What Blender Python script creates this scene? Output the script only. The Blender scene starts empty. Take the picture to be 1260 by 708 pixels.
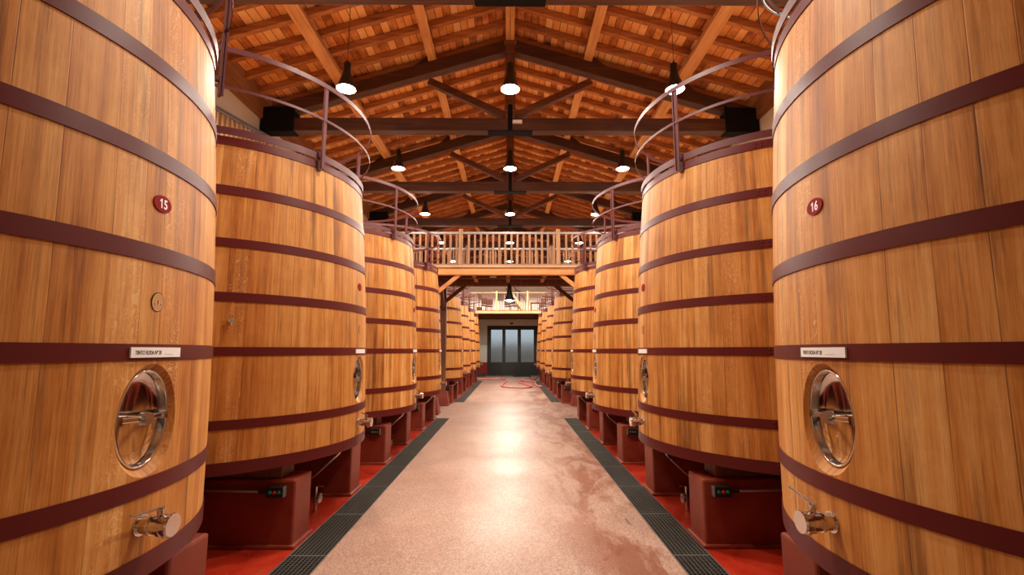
import bpy, bmesh, math, random
from mathutils import Vector, Matrix
random.seed(7)
C = bpy.context.scene.collection
PI = math.pi
H = 1.84                      # camera height above the floor
F_PX, PITCH, YAW = 575.2, 0.1338, 0.0041

# ------------------------------------------------------------------ helpers
class MB:
    """collects shapes, builds one mesh"""
    def __init__(s): s.v = []; s.f = []; s.m = []; s.sm = []; s.mi = 0; s.smooth = False
    def add(s, vs, fs, smooth=None):
        n = len(s.v); s.v += [tuple(p) for p in vs]
        sm = s.smooth if smooth is None else smooth
        for f in fs: s.f.append(tuple(i + n for i in f)); s.m.append(s.mi); s.sm.append(sm)
        return s
    def box(s, x0, x1, y0, y1, z0, z1, M=None):
        vs = [Vector((x, y, z)) for z in (z0, z1) for y in (y0, y1) for x in (x0, x1)]
        if M is not None: vs = [M @ p for p in vs]
        return s.add(vs, [(0, 2, 3, 1), (4, 5, 7, 6), (0, 1, 5, 4), (2, 6, 7, 3), (0, 4, 6, 2), (1, 3, 7, 5)], False)
    def bevbox(s, x0, x1, y0, y1, z0, z1, b=.01, M=None):
        # box with chamfered vertical and horizontal edges
        bm = bmesh.new(); bmesh.ops.create_cube(bm, size=1)
        for v in bm.verts: v.co = Vector(((x0 + x1) / 2 + v.co.x * (x1 - x0), (y0 + y1) / 2 + v.co.y * (y1 - y0), (z0 + z1) / 2 + v.co.z * (z1 - z0)))
        bmesh.ops.bevel(bm, geom=list(bm.edges), offset=b, segments=2, affect='EDGES', profile=.5)
        vs = [v.co.copy() for v in bm.verts]
        if M is not None: vs = [M @ p for p in vs]
        bm.verts.index_update()
        s.add(vs, [[v.index for v in f.verts] for f in bm.faces], False); bm.free(); return s
    def beam(s, a, b, w, h, up=(0, 0, 1), bev=.0):
        """timber from a to b, w wide, h deep (along up)"""
        a, b = Vector(a), Vector(b); d = (b - a); L = d.length; d.normalize()
        up = Vector(up); side = d.cross(up).normalized(); up = side.cross(d).normalized()
        M = Matrix((( d.x, side.x, up.x, a.x), (d.y, side.y, up.y, a.y), (d.z, side.z, up.z, a.z), (0, 0, 0, 1)))
        if bev: return s.bevbox(0, L, -w / 2, w / 2, -h / 2, h / 2, bev, M)
        return s.box(0, L, -w / 2, w / 2, -h / 2, h / 2, M)
    def tube(s, pts, r, n=10, cap=True):
        pts = [Vector(p) for p in pts]; rings = []
        ref = None
        for i, p in enumerate(pts):
            d = (pts[min(i + 1, len(pts) - 1)] - pts[max(i - 1, 0)]).normalized()
            if ref is None:
                ref = Vector((0, 0, 1)) if abs(d.z) < .9 else Vector((1, 0, 0))
            u = d.cross(ref).normalized(); w = u.cross(d).normalized(); ref = w
            rr = r[i] if isinstance(r, (list, tuple)) else r
            rings.append([p + u * math.cos(2 * PI * k / n) * rr + w * math.sin(2 * PI * k / n) * rr for k in range(n)])
        vs = [q for R in rings for q in R]; fs = []
        for i in range(len(pts) - 1):
            for k in range(n):
                fs.append((i * n + k, i * n + (k + 1) % n, (i + 1) * n + (k + 1) % n, (i + 1) * n + k))
        s.add(vs, fs, True)
        if cap:
            s.add(rings[0], [tuple(range(n))], False); s.add(rings[-1], [tuple(reversed(range(n)))], False)
        return s
    def lathe(s, prof, n=48, M=None, closed=False, smooth=True, sharp=True):
        """revolve (r,z) profile about z; each profile segment gets its own edge loop if sharp"""
        P = list(prof)
        segs = [(P[i], P[i + 1]) for i in range(len(P) - 1)] + ([(P[-1], P[0])] if closed else [])
        def ring(r, z):
            vs = [Vector((r * math.cos(2 * PI * k / n), r * math.sin(2 * PI * k / n), z)) for k in range(n)]
            return [M @ p for p in vs] if M is not None else vs
        if sharp:
            for (a, b) in segs:
                s.add(ring(*a) + ring(*b), [(k, (k + 1) % n, n + (k + 1) % n, n + k) for k in range(n)], smooth)
        else:
            vs = [q for p in P for q in ring(*p)]; m = len(P); fs = []
            for i in range(m if closed else m - 1):
                j = (i + 1) % m
                fs += [(i * n + k, i * n + (k + 1) % n, j * n + (k + 1) % n, j * n + k) for k in range(n)]
            s.add(vs, fs, smooth)
        return s
    def mesh(s, name, mats):
        me = bpy.data.meshes.new(name); me.from_pydata(s.v, [], s.f); me.update()
        for m in (mats if isinstance(mats, (list, tuple)) else [mats]): me.materials.append(m)
        me.polygons.foreach_set('material_index', s.m); me.polygons.foreach_set('use_smooth', s.sm)
        bm = bmesh.new(); bm.from_mesh(me); bmesh.ops.remove_doubles(bm, verts=bm.verts, dist=1e-5)
        bmesh.ops.recalc_face_normals(bm, faces=bm.faces)
        for e in bm.edges:
            if len(e.link_faces) == 2 and e.calc_face_angle(0) > .6: e.smooth = False
        bm.to_mesh(me); bm.free(); return me
    def build(s, name, mats, parent=None, loc=(0, 0, 0), rz=0):
        return link(name, s.mesh(name, mats), parent, loc, rz)
def link(name, me, parent=None, loc=(0, 0, 0), rz=0):
    o = bpy.data.objects.new(name, me); C.objects.link(o)
    o.location = loc; o.rotation_euler = (0, 0, rz)
    if parent is not None: o.parent = parent
    return o
def empty(name, loc=(0, 0, 0), rz=0):
    o = bpy.data.objects.new(name, None); C.objects.link(o); o.location = loc; o.rotation_euler = (0, 0, rz)
    o.empty_display_size = .2; return o
def tag(o, label=None, cat=None, group=None, kind=None):
    if label: o['label'] = label
    if cat: o['category'] = cat
    if group: o['group'] = group
    if kind: o['kind'] = kind
    return o
ORD = ['first', 'second', 'third', 'fourth', 'fifth', 'sixth', 'seventh', 'eighth', 'ninth', 'tenth', 'eleventh', 'twelfth']

# ------------------------------------------------------------------ materials
class NT:
    def __init__(s, name):
        s.m = bpy.data.materials.new(name); s.m.use_nodes = True; s.t = s.m.node_tree
        s.b = s.t.nodes['Principled BSDF']
    def n(s, typ, **kw):
        nd = s.t.nodes.new('ShaderNode' + typ)
        for k, v in kw.items(): setattr(nd, k, v)
        return nd
    def l(s, a, b): s.t.links.new(a, b)
    def val(s, x, sock):
        if isinstance(x, (int, float)): sock.default_value = x
        else: s.l(x, sock)
    def math(s, op, a, b=None, c=None, clamp=False):
        nd = s.n('Math', operation=op); nd.use_clamp = clamp
        s.val(a, nd.inputs[0])
        if b is not None: s.val(b, nd.inputs[1])
        if c is not None: s.val(c, nd.inputs[2])
        return nd.outputs[0]
    def comb(s, x, y, z):
        nd = s.n('CombineXYZ')
        for i, q in enumerate((x, y, z)): s.val(q, nd.inputs[i])
        return nd.outputs[0]
    def obj(s):
        nd = s.n('TexCoord'); sp = s.n('SeparateXYZ'); s.l(nd.outputs['Object'], sp.inputs[0])
        return nd.outputs['Object'], sp.outputs
    def noise(s, vec, scale=5, detail=4, rough=.55, dist=0):
        nd = s.n('TexNoise'); s.l(vec, nd.inputs['Vector']); nd.inputs['Scale'].default_value = scale
        nd.inputs['Detail'].default_value = detail; nd.inputs['Roughness'].default_value = rough; nd.inputs['Distortion'].default_value = dist
        return nd.outputs[0]
    def ramp(s, fac, stops):
        nd = s.n('ValToRGB'); e = nd.color_ramp.elements
        while len(e) < len(stops): e.new(.5)
        for i, (p, c) in enumerate(stops): e[i].position = p; e[i].color = (*c, 1) if len(c) == 3 else c
        s.val(fac, nd.inputs[0]); return nd.outputs[0]
    def mix(s, fac, a, b, blend='MIX'):
        nd = s.n('Mix', data_type='RGBA', blend_type=blend); s.val(fac, nd.inputs[0])
        for sock, x in ((nd.inputs[6], a), (nd.inputs[7], b)):
            if isinstance(x, tuple): sock.default_value = (*x, 1)
            else: s.l(x, sock)
        return nd.outputs[2]
    def bump(s, h, strength=.3, dist=.01):
        nd = s.n('Bump'); nd.inputs['Strength'].default_value = strength; nd.inputs['Distance'].default_value = dist
        s.l(h, nd.inputs['Height']); s.l(nd.outputs[0], s.b.inputs['Normal'])
    def set(s, col=None, rough=None, metal=None, **kw):
        if col is not None:
            if isinstance(col, tuple): s.b.inputs['Base Color'].default_value = (*col, 1)
            else: s.l(col, s.b.inputs['Base Color'])
        if rough is not None: s.val(rough, s.b.inputs['Roughness'])
        if metal is not None: s.b.inputs['Metallic'].default_value = metal
        for k, v in kw.items(): s.b.inputs[k.replace('_', ' ')].default_value = v
        return s.m
def rnd(t):
    return t.n('ObjectInfo').outputs['Random']

def mat_stave():
    t = NT('oak_staves'); vec, xyz = t.obj(); r = rnd(t)
    ang = t.math('MULTIPLY', t.math('ARCTAN2', xyz[1], xyz[0]), 1.6)          # metres along the girth
    ro = t.math('MULTIPLY', r, 37.0)
    vo = t.n('TexVoronoi', voronoi_dimensions='1D', feature='F1'); t.l(t.math('ADD', t.math('MULTIPLY', ang, 5.6), ro), vo.inputs['W']); vo.inputs['Scale'].default_value = 1
    ve = t.n('TexVoronoi', voronoi_dimensions='1D', feature='DISTANCE_TO_EDGE'); t.l(t.math('ADD', t.math('MULTIPLY', ang, 5.6), ro), ve.inputs['W']); ve.inputs['Scale'].default_value = 1
    sr = t.n('SeparateColor'); t.l(vo.outputs['Color'], sr.inputs[0])
    tone = sr.outputs[0]; tone2 = sr.outputs[1]
    zo = t.math('ADD', xyz[2], t.math('MULTIPLY', tone, 23.0))
    a2 = t.math('ADD', ang, ro)
    g1 = t.noise(t.comb(t.math('MULTIPLY', a2, 13), t.math('MULTIPLY', zo, .40), 0), 1, 7, .70, .35)
    g2 = t.noise(t.comb(t.math('MULTIPLY', a2, 130), t.math('MULTIPLY', zo, 2.2), 3), 1, 3, .6)
    g3 = t.noise(t.comb(t.math('MULTIPLY', a2, 2.2), t.math('MULTIPLY', zo, .9), 7), 1, 3, .5)
    s1 = t.math('ADD', t.math('MULTIPLY', g1, .70), t.math('ADD', t.math('MULTIPLY', g2, .32), t.math('MULTIPLY', g3, .34)))
    s1 = t.math('ADD', s1, t.math('MULTIPLY', t.math('SUBTRACT', tone, .5), .22))
    col = t.ramp(s1, [(.42, (.17, .050, .009)), (.56, (.44, .162, .027)), (.70, (.60, .275, .068)), (.90, (.75, .44, .165))])
    # reddish or yellowish staves
    col = t.mix(t.math('MULTIPLY', tone2, .38), col, t.mix(1.0, col, (1.0, .84, .68), 'MULTIPLY'))
    # flecked medullary figure on some staves
    fn = t.noise(t.comb(t.math('MULTIPLY', a2, 16), t.math('MULTIPLY', zo, 9), 31), 1, 1.5, .45, .8)
    fr = t.math('FRACT', t.math('MULTIPLY', fn, 11))
    fm = t.noise(t.comb(t.math('MULTIPLY', a2, 5), t.math('MULTIPLY', zo, 1.3), 41), 1, 2, .5)
    fl = t.math('MULTIPLY', t.math('LESS_THAN', fr, .2), t.math('MULTIPLY', t.math('GREATER_THAN', sr.outputs[2], .86), t.ramp(fm, [(.42, (.04, .04, .04)), (.6, (.55, .55, .55))])))
    col = t.mix(fl, col, (.78, .52, .27))
    # water and wine drip stains, long dark runs
    st = t.noise(t.comb(t.math('MULTIPLY', a2, 9), t.math('MULTIPLY', xyz[2], .35), r), 1, 6, .72)
    stm = t.ramp(st, [(.52, (0, 0, 0)), (.64, (1, 1, 1))])
    bl = t.noise(t.comb(t.math('MULTIPLY', a2, 1.1), t.math('MULTIPLY', xyz[2], .8), t.math('ADD', r, 4.0)), 1, 2, .5)
    stm = t.math('MULTIPLY', stm, t.math('MULTIPLY', bl, 1.25), clamp=True)
    col = t.mix(stm, col, (.13, .045, .013))
    seam = t.ramp(ve.outputs['Distance'], [(.0, (1, 1, 1)), (.018, (0, 0, 0))])
    g4 = t.noise(t.comb(t.math('MULTIPLY', a2, 320), t.math('MULTIPLY', zo, 7), 9), 1, 2, .6)
    col = t.mix(t.ramp(g4, [(.52, (0, 0, 0)), (.72, (.55, .55, .55))]), col, t.mix(1.0, col, (.62, .52, .42), 'MULTIPLY'))
    blo = t.noise(t.comb(t.math('MULTIPLY', a2, 3.0), t.math('MULTIPLY', xyz[2], 2.2), 15), 1, 5, .68)
    col = t.mix(t.ramp(blo, [(.46, (0, 0, 0)), (.66, (.5, .5, .5))]), col, t.mix(1.0, col, (.74, .62, .48), 'MULTIPLY'))
    sfade = t.ramp(t.noise(t.comb(t.math('MULTIPLY', a2, 6), t.math('MULTIPLY', xyz[2], .9), 21), 1, 3, .6), [(.42, (.12, .12, .12)), (.58, (.9, .9, .9))])
    col = t.mix(t.math('MULTIPLY', seam, sfade), col, (.10, .035, .012))
    t.bump(t.math('SUBTRACT', t.math('MULTIPLY', g2, .25), seam), .25, .004)
    return t.set(col, t.math('ADD', t.math('MULTIPLY', g1, .2), .45), Specular_IOR_Level=.3)
def mat_paint(name, col, rough=.38, var=.25, chips=True, spec=.5):
    t = NT(name); vec, xyz = t.obj()
    n = t.noise(vec, 5, 5, .6)
    c = t.mix(t.math('MULTIPLY', n, var * 2), tuple(x * 1.15 for x in col), tuple(x * .6 for x in col))
    if chips:
        ch = t.noise(vec, 55, 4, .7)
        c = t.mix(t.ramp(ch, [(.74, (0, 0, 0)), (.77, (1, 1, 1))]), c, (.38, .26, .22))
    t.bump(t.noise(vec, 30, 2), .04, .004)
    return t.set(c, t.math('ADD', t.math('MULTIPLY', n, .2), rough - .1), Specular_IOR_Level=spec)
def mat_wood(name, lo, mid, hi, axis=1, scale=1.0, rough=.6, spots=.0):
    t = NT(name); vec, xyz = t.obj(); r = t.math('MULTIPLY', rnd(t), 19)
    k = [18, 18, 18]; k[axis] = .9
    v = t.comb(*[t.math('ADD', t.math('MULTIPLY', xyz[i], k[i] * scale), r) for i in range(3)])
    g = t.noise(v, 1, 5, .6, .3)
    b = t.noise(vec, 1.3, 3, .55)
    s = t.math('ADD', t.math('MULTIPLY', g, .65), t.math('ADD', t.math('MULTIPLY', b, .25), t.math('MULTIPLY', rnd(t), .12)))
    col = t.ramp(s, [(.3, lo), (.52, mid), (.72, hi)])
    t.bump(g, .25, .006)
    return t.set(col, rough)
def mat_simple(name, col, rough=.5, metal=0, **kw):
    t = NT(name); return t.set(col, rough, metal, **kw)

def mat_boards():
    """roof sarking: boards running along y, laid up the slope"""
    t = NT('roof_boards'); vec, xyz = t.obj()
    u = t.math('MULTIPLY', t.math('ABSOLUTE', xyz[0]), 1 / .158)
    iu = t.math('FLOOR', u); fu = t.math('FRACT', u)
    wn = t.n('TexWhiteNoise', noise_dimensions='2D'); t.l(t.comb(iu, t.math('SIGN', xyz[0]), 0), wn.inputs['Vector'])
    yy = t.math('ADD', t.math('MULTIPLY', xyz[1], 1 / 1.142), t.math('MULTIPLY', t.math('FLOOR', t.math('MULTIPLY', wn.outputs['Value'], 4)), .5))
    iy = t.math('FLOOR', yy); fy = t.math('FRACT', yy)
    w2 = t.n('TexWhiteNoise', noise_dimensions='3D'); t.l(t.comb(iu, iy, t.math('SIGN', xyz[0])), w2.inputs['Vector'])
    g = t.noise(t.comb(t.math('MULTIPLY', xyz[0], 30), t.math('MULTIPLY', xyz[1], 1.6), t.math('MULTIPLY', w2.outputs['Value'], 31)), 1, 4, .6, .3)
    bl = t.noise(vec, 3.1, 3, .6)
    s = t.math('ADD', t.math('MULTIPLY', w2.outputs['Value'], .58), t.math('ADD', t.math('MULTIPLY', g, .3), t.math('SUBTRACT', t.math('MULTIPLY', bl, .75), .26)))
    col = t.ramp(s, [(.16, (.12, .028, .007)), (.36, (.52, .17, .040)), (.58, (.84, .37, .115)), (.9, (.92, .58, .25))])
    e = t.math('MINIMUM', fu, t.math('SUBTRACT', 1.0, fu)); e2 = t.math('MINIMUM', fy, t.math('SUBTRACT', 1.0, fy))
    gap = t.math('MAXIMUM', t.math('LESS_THAN', e, .035), t.math('LESS_THAN', e2, .006))
    col = t.mix(gap, col, (.03, .010, .004))
    t.bump(t.math('SUBTRACT', t.math('MULTIPLY', g, .3), gap), .5, .01)
    return t.set(col, .65)
def mat_floor():
    t = NT('terrazzo_floor'); vec, xyz = t.obj()
    vo = t.n('TexVoronoi'); t.l(vec, vo.inputs['Vector']); vo.inputs['Scale'].default_value = 120
    sc = t.n('SeparateColor'); t.l(vo.outputs['Color'], sc.inputs[0])
    f = t.noise(vec, 90, 3, .7)
    s = t.math('ADD', t.math('MULTIPLY', sc.outputs[0], .55), t.math('MULTIPLY', f, .5))
    col = t.ramp(s, [(.22, (.23, .12, .09)), (.45, (.40, .25, .19)), (.65, (.49, .33, .265)), (.85, (.62, .47, .39))])
    big = t.noise(vec, .55, 4, .6)
    col = t.mix(t.ramp(big, [(.4, (0, 0, 0)), (.62, (.55, .55, .55))]), col, t.mix(1.0, col, (.80, .63, .56), 'MULTIPLY'))
    # wine stains, mostly toward the right-hand drain and down the hall
    sv = t.comb(t.math('MULTIPLY', xyz[0], 1.1), t.math('MULTIPLY', xyz[1], .42), 0)
    sn = t.noise(sv, 1.6, 7, .68, .7)
    side = t.ramp(xyz[0], [(.0, (.0, .0, .0)), (.5, (.25, .25, .25)), (1.0, (1, 1, 1))])
    far = t.math('MULTIPLY', t.math('GREATER_THAN', xyz[1], 17.0), .32)
    m = t.math('MULTIPLY', t.ramp(sn, [(.46, (0, 0, 0)), (.56, (1, 1, 1))]), t.math('ADD', side, far), clamp=True)
    col = t.mix(t.math('MULTIPLY', m, .82), col, (.22, .068, .032))
    # drawn-out streaks of dried wine
    s2 = t.noise(t.comb(t.math('MULTIPLY', xyz[0], 5), t.math('MULTIPLY', xyz[1], 1.0), 5), 1.0, 6, .75, 1.4)
    m2 = t.math('MULTIPLY', t.ramp(s2, [(.56, (0, 0, 0)), (.62, (1, 1, 1))]), t.math('MULTIPLY', side, .8), clamp=True)
    col = t.mix(m2, col, (.20, .055, .03))
    t.bump(f, .05, .003)
    rough = t.math('ADD', t.math('MULTIPLY', big, .28), t.math('MULTIPLY', f, .16))
    return t.set(col, t.math('ADD', rough, .20), Specular_IOR_Level=.4)
def mat_redfloor(name='red_floor_paint', base=(.35, .020, .007), rough=.25):
    t = NT(name); vec, xyz = t.obj()
    n = t.noise(vec, 2.5, 5, .65)
    col = t.ramp(n, [(.3, tuple(x * .55 for x in base)), (.5, base), (.72, (base[0] * 1.15, base[1] * 2.0, base[2] * 2.0))])
    w = t.noise(vec, 14, 5, .75)
    col = t.mix(t.ramp(w, [(.68, (0, 0, 0)), (.80, (.5, .5, .5))]), col, (.55, .22, .16))
    t.bump(n, .1, .01)
    return t.set(col, t.math('ADD', t.math('MULTIPLY', n, .3), rough - .08))
def mat_plaster(name, col, dado=None):
    t = NT(name); vec, xyz = t.obj()
    n = t.noise(vec, 1.2, 5, .6)
    c = t.mix(n, tuple(x * .9 for x in col), tuple(min(1, x * 1.08) for x in col))
    if dado is not None:
        c = t.mix(t.math('LESS_THAN', xyz[2], dado), c, (.38, .03, .02))
    t.bump(t.noise(vec, 40, 3), .08, .004)
    return t.set(c, .85)

STAVE = mat_stave()
HOOP = mat_paint('maroon_hoop_paint', (.100, .010, .009), .44, spec=.25)
RAIL = mat_paint('maroon_rail_paint', (.095, .014, .016), .50)
PLINTH = mat_redfloor('red_plinth_paint', (.20, .022, .008), .42)
REDFLOOR = mat_redfloor()
STEEL = mat_simple('polished_steel', (.66, .64, .62), .10, 1.0)
STEEL2 = mat_simple('brushed_steel', (.58, .55, .52), .26, 1.0)
BOARDS = mat_boards()
RAFTER = mat_wood('rafter_timber', (.22, .062, .017), (.45, .16, .044), (.62, .29, .10), 0)
PURLIN = mat_wood('purlin_timber', (.38, .14, .042), (.68, .32, .11), (.80, .47, .20), 1)
TRUSS = mat_wood('dark_truss_timber', (.030, .009, .004), (.072, .021, .008), (.14, .045, .015), 0, rough=.6)
STRUTW = mat_wood('truss_strut_timber', (.06, .016, .006), (.14, .040, .012), (.24, .08, .026), 0)
MEZZ = mat_wood('orange_beam_timber', (.30, .075, .016), (.50, .165, .038), (.62, .25, .07), 0)
MEZZD = mat_wood('brown_post_timber', (.07, .022, .010), (.15, .045, .018), (.23, .08, .03), 2)
RAILW = mat_wood('baluster_timber', (.12, .045, .015), (.22, .09, .03), (.33, .155, .06), 2)
DECKW = mat_wood('deck_edge_timber', (.26, .15, .09), (.36, .22, .13), (.46, .30, .19), 0)
GALW = mat_wood('pale_gallery_timber', (.42, .23, .10), (.58, .36, .17), (.68, .47, .25), 0)
FLOOR = mat_floor()
WALL = mat_plaster('beige_plaster', (.56, .48, .38))
WALLF = mat_plaster('cream_plaster', (.82, .80, .72), .95)
BLACK = mat_simple('black_metal', (.010, .010, .010), .35)
BLACKM = mat_simple('black_rubber', (.012, .012, .012), .6)
IRON = mat_simple('black_iron_strap', (.006, .005, .005), .8, 0, Specular_IOR_Level=.15)
GRATE = mat_simple('galvanised_grating', (.18, .18, .165), .45, .6)
PIPEG = mat_simple('grey_pipe', (.22, .19, .185), .4, .4)
WHITE = mat_simple('white_card', (.82, .81, .80), .5)
INK = mat_simple('dark_ink', (.03, .03, .035), .6)
PLAQ = mat_simple('red_enamel', (.24, .002, .007), .6, 0, Specular_IOR_Level=.06)
ENAMW = mat_simple('white_enamel', (.85, .84, .82), .4)
SHADEIN = mat_simple('white_shade_lining', (.85, .82, .76), .5)
GREEN = mat_simple('green_button', (.0, .22, .12), .35)
REDB = mat_simple('red_button', (.6, .02, .015), .35)
HOSE = mat_simple('pink_hose_rubber', (.66, .22, .20), .35)
DOORF = mat_simple('black_door_frame', (.012, .012, .013), .45)
PLASTIC = mat_simple('cream_plastic', (.70, .58, .36), .5)
def mat_emit(name, col, st):
    t = NT(name); return t.set((.8, .8, .8), .4, Emission_Color=(*col, 1), Emission_Strength=st)
BULB = mat_emit('lit_bulb', (1, .93, .82), 38)
def mat_glass():
    t = NT('frosted_door_glass'); vec, xyz = t.obj()
    return t.set((.90, .93, .86), .32, Transmission_Weight=1.0, IOR=1.3)
GLASS = mat_glass()
STAMPM = None
def mat_stamp():
    t = NT('burnt_stamp'); vec, xyz = t.obj()
    rr = t.math('SQRT', t.math('ADD', t.math('POWER', t.math('MULTIPLY', xyz[1], 1.22), 2), t.math('POWER', xyz[2], 2)))
    rim = t.math('GREATER_THAN', rr, .0455)
    rg = t.math('LESS_THAN', t.math('ABSOLUTE', t.math('SUBTRACT', rr, .034)), .0016)
    rg2 = t.math('LESS_THAN', t.math('ABSOLUTE', t.math('SUBTRACT', rr, .024)), .0016)
    dr = t.math('ADD', t.math('POWER', t.math('MULTIPLY', xyz[1], 2.6), 2), t.math('POWER', xyz[2], 2))
    drop = t.math('LESS_THAN', dr, .016 ** 2)
    sp = t.math('ADD', t.math('POWER', t.math('SUBTRACT', t.math('ABSOLUTE', xyz[1]), .022), 2), t.math('POWER', t.math('ADD', xyz[2], .012), 2))
    spot = t.math('LESS_THAN', sp, .0045 ** 2)
    c = t.mix(rim, (.56, .30, .10), (.05, .022, .010))
    c = t.mix(t.math('MULTIPLY', t.math('MAXIMUM', rg, rg2), .75), c, (.16, .06, .02))
    c = t.mix(t.math('MAXIMUM', drop, spot), c, (.26, .055, .015))
    return t.set(c, .6)
STAMPM = mat_stamp()

# ------------------------------------------------------------------ setting
X0, X1, Y0, Y1 = -5.6, 5.6, -6.0, 35.5
GL = (-2.0, -1.65); GR = (1.47, 1.82)          # drain channels left / right
G1 = (3.43, 13.15); G2 = (17.1, 29.0)
def quad(m, x0, x1, y0, y1, z=0): m.add([(x0, y0, z), (x1, y0, z), (x1, y1, z), (x0, y1, z)], [(0, 1, 2, 3)], False)
m = MB()
m.mi = 0
quad(m, GL[1], GR[0], Y0, Y1)
for g in (GL, GR):
    for (a, b) in ((Y0, G1[0]), (G1[1], G2[0]), (G2[1], Y1)): quad(m, g[0], g[1], a, b)
quad(m, X0, GL[0], G1[1], G2[0] - .35); quad(m, GR[1], X1, G1[1], G2[0] - .35)
quad(m, X0, GL[0], 30.6, Y1); quad(m, GR[1], X1, 30.6, Y1)
m.mi = 1
for (a, b) in ((Y0, G1[1]), (G2[0] - .35, 30.6)):
    quad(m, X0, GL[0], a, b); quad(m, GR[1], X1, a, b)
m.mi = 2
for g in (GL, GR):
    for (a, b) in (G1, G2):
        quad(m, g[0], g[1], a, b, -.16)
        for (x, xx) in ((g[0], g[0]), (g[1], g[1])):
            m.add([(x, a, 0), (x, b, 0), (x, b, -.16), (x, a, -.16)], [(0, 1, 2, 3)], False)
        for y in (a, b): m.add([(g[0], y, 0), (g[1], y, 0), (g[1], y, -.16), (g[0], y, -.16)], [(0, 1, 2, 3)], False)
# slab below so nothing can be seen through
m.mi = 2; m.box(X0 - .3, X1 + .3, Y0 - .3, Y1 + .3, -.4, -.2)
floor = m.build('floor', [FLOOR, REDFLOOR, mat_simple('channel_concrete', (.03, .026, .022), .8)])
tag(floor, 'pinkish terrazzo aisle floor with glossy red painted side strips', 'floor', kind='structure')

SL = .307
def zprin(x): return 7.117 + H - SL * abs(x)        # top of the principal rafters
ZB = .37                                            # boards above that
for nm, x in (('wall_left', X0), ('wall_right', X1)):
    s = -1 if x < 0 else 1
    w = MB().box(min(x, x + s * .3), max(x, x + s * .3), Y0, Y1, -.2, zprin(X1) + ZB).build(nm, WALL)
    tag(w, 'beige plastered side wall on the %s' % ('left' if s < 0 else 'right'), 'wall', kind='structure')
def gable(nm, y0, y1, mat, lab, holes=False):
    m = MB()
    zt = zprin(X1) + ZB; zr = zprin(0) + ZB
    if not holes:
        for y in (y0, y1):
            m.add([(X0, y, -.2), (X1, y, -.2), (X1, y, zt), (0, y, zr), (X0, y, zt)], [(0, 1, 2, 3, 4)], False)
    o = m.build(nm, mat); tag(o, lab, 'wall', kind='structure'); return o
gable('wall_back', Y0, Y0 - .3, WALL, 'plain plastered wall closing the hall behind')
# far wall with the door opening
DX0, DX1, DZ = -1.73, 2.15, 1.84 + 1.86
def far_wall():
    m = MB(); y = Y1; t = .35
    zt = zprin(X1) + ZB; zr = zprin(0) + ZB
    m.box(X0, DX0, y, y + t, -.2, DZ); m.box(DX1, X1, y, y + t, -.2, DZ)
    W0, W1, WZ0, WZ1 = .42, .66, 5.62, 6.35        # upper window opening
    m.box(X0, X1, y, y + t, DZ, WZ0)
    m.box(X0, W0, y, y + t, WZ0, WZ1); m.box(W1, X1, y, y + t, WZ0, WZ1)
    m.box(X0, X1, y, y + t, WZ1, zt)
    m.add([(X0, y, zt), (X1, y, zt), (0, y, zr), (X0, y + t, zt), (X1, y + t, zt), (0, y + t, zr)], [(0, 1, 2), (5, 4, 3), (0, 2, 5, 3), (1, 4, 5, 2)], False)
    o = m.build('wall_far', WALLF); tag(o, 'cream end wall with a red painted dado around the dark door', 'wall', kind='structure')
    f = MB(); f.box(W0, W0 + .04, y - .02, y + .1, WZ0, WZ1); f.box(W1 - .0, W1 + .1, y - .05, y + .1, WZ0 - .6, WZ1)
    f.box(W0, W1, y - .02, y + .1, WZ1 - .04, WZ1)
    wf = f.build('window_1', DOORF); tag(wf, 'small bright window with dark frame above the far gallery', 'window', kind='structure')
    MB().box(W0 + .04, W1, y + .04, y + .05, WZ0, WZ1 - .04).build('pane', GLASS, wf)
far_wall()
# door: three leaves of frosted glass over solid panels
d = MB()
yf = Y1 + .06
d.box(DX0, DX0 + .20, yf, yf + .12, 0, DZ); d.box(DX1 - .25, DX1, yf, yf + .12, 0, DZ); d.box(DX0 + .2, DX1 - .25, yf, yf + .12, DZ - .2, DZ)
door = d.build('door_1', DOORF); tag(door, 'wide black end door with three tall frosted glass panes', 'door', kind='structure')
edges = [(-1.53, -.46), (-.46, .70), (.70, 1.90)]
gl = [(-1.44, -.585), (-.345, .572), (.822, 1.79)]
zg0, zg1 = H - .885, H + 1.55
for (a, b), (g0, g1) in zip(edges, gl):
    p = MB(); p.box(a, g0, yf + .02, yf + .08, 0.0, DZ - .2); p.box(g1, b - .0015, yf + .02, yf + .08, 0.0, DZ - .2)
    p.box(g0, g1, yf + .02, yf + .08, zg1, DZ - .2); p.box(g0, g1, yf + .02, yf + .08, .0, zg0)
    lf = p.build('door_leaf', DOORF, door)
    MB().box(g0, g1, yf + .045, yf + .055, zg0, zg1).build('pane', GLASS, lf)
# yard outside the door
yd = MB(); quad(yd, -12, 12, Y1 + .36, Y1 + 14, -.02)
tag(yd.build('ground', mat_plaster('yard_ground', (.32, .31, .25))), 'yard outside the glazed end door', 'ground', kind='structure')
hd = MB(); hd.box(-12, 12, Y1 + 14, Y1 + 14.3, -.02, 2.6)
tag(hd.build('wall_yard', mat_plaster('yard_wall_plaster', (.30, .24, .20))), 'low brownish yard wall beyond the end door', 'wall', kind='structure')

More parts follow.
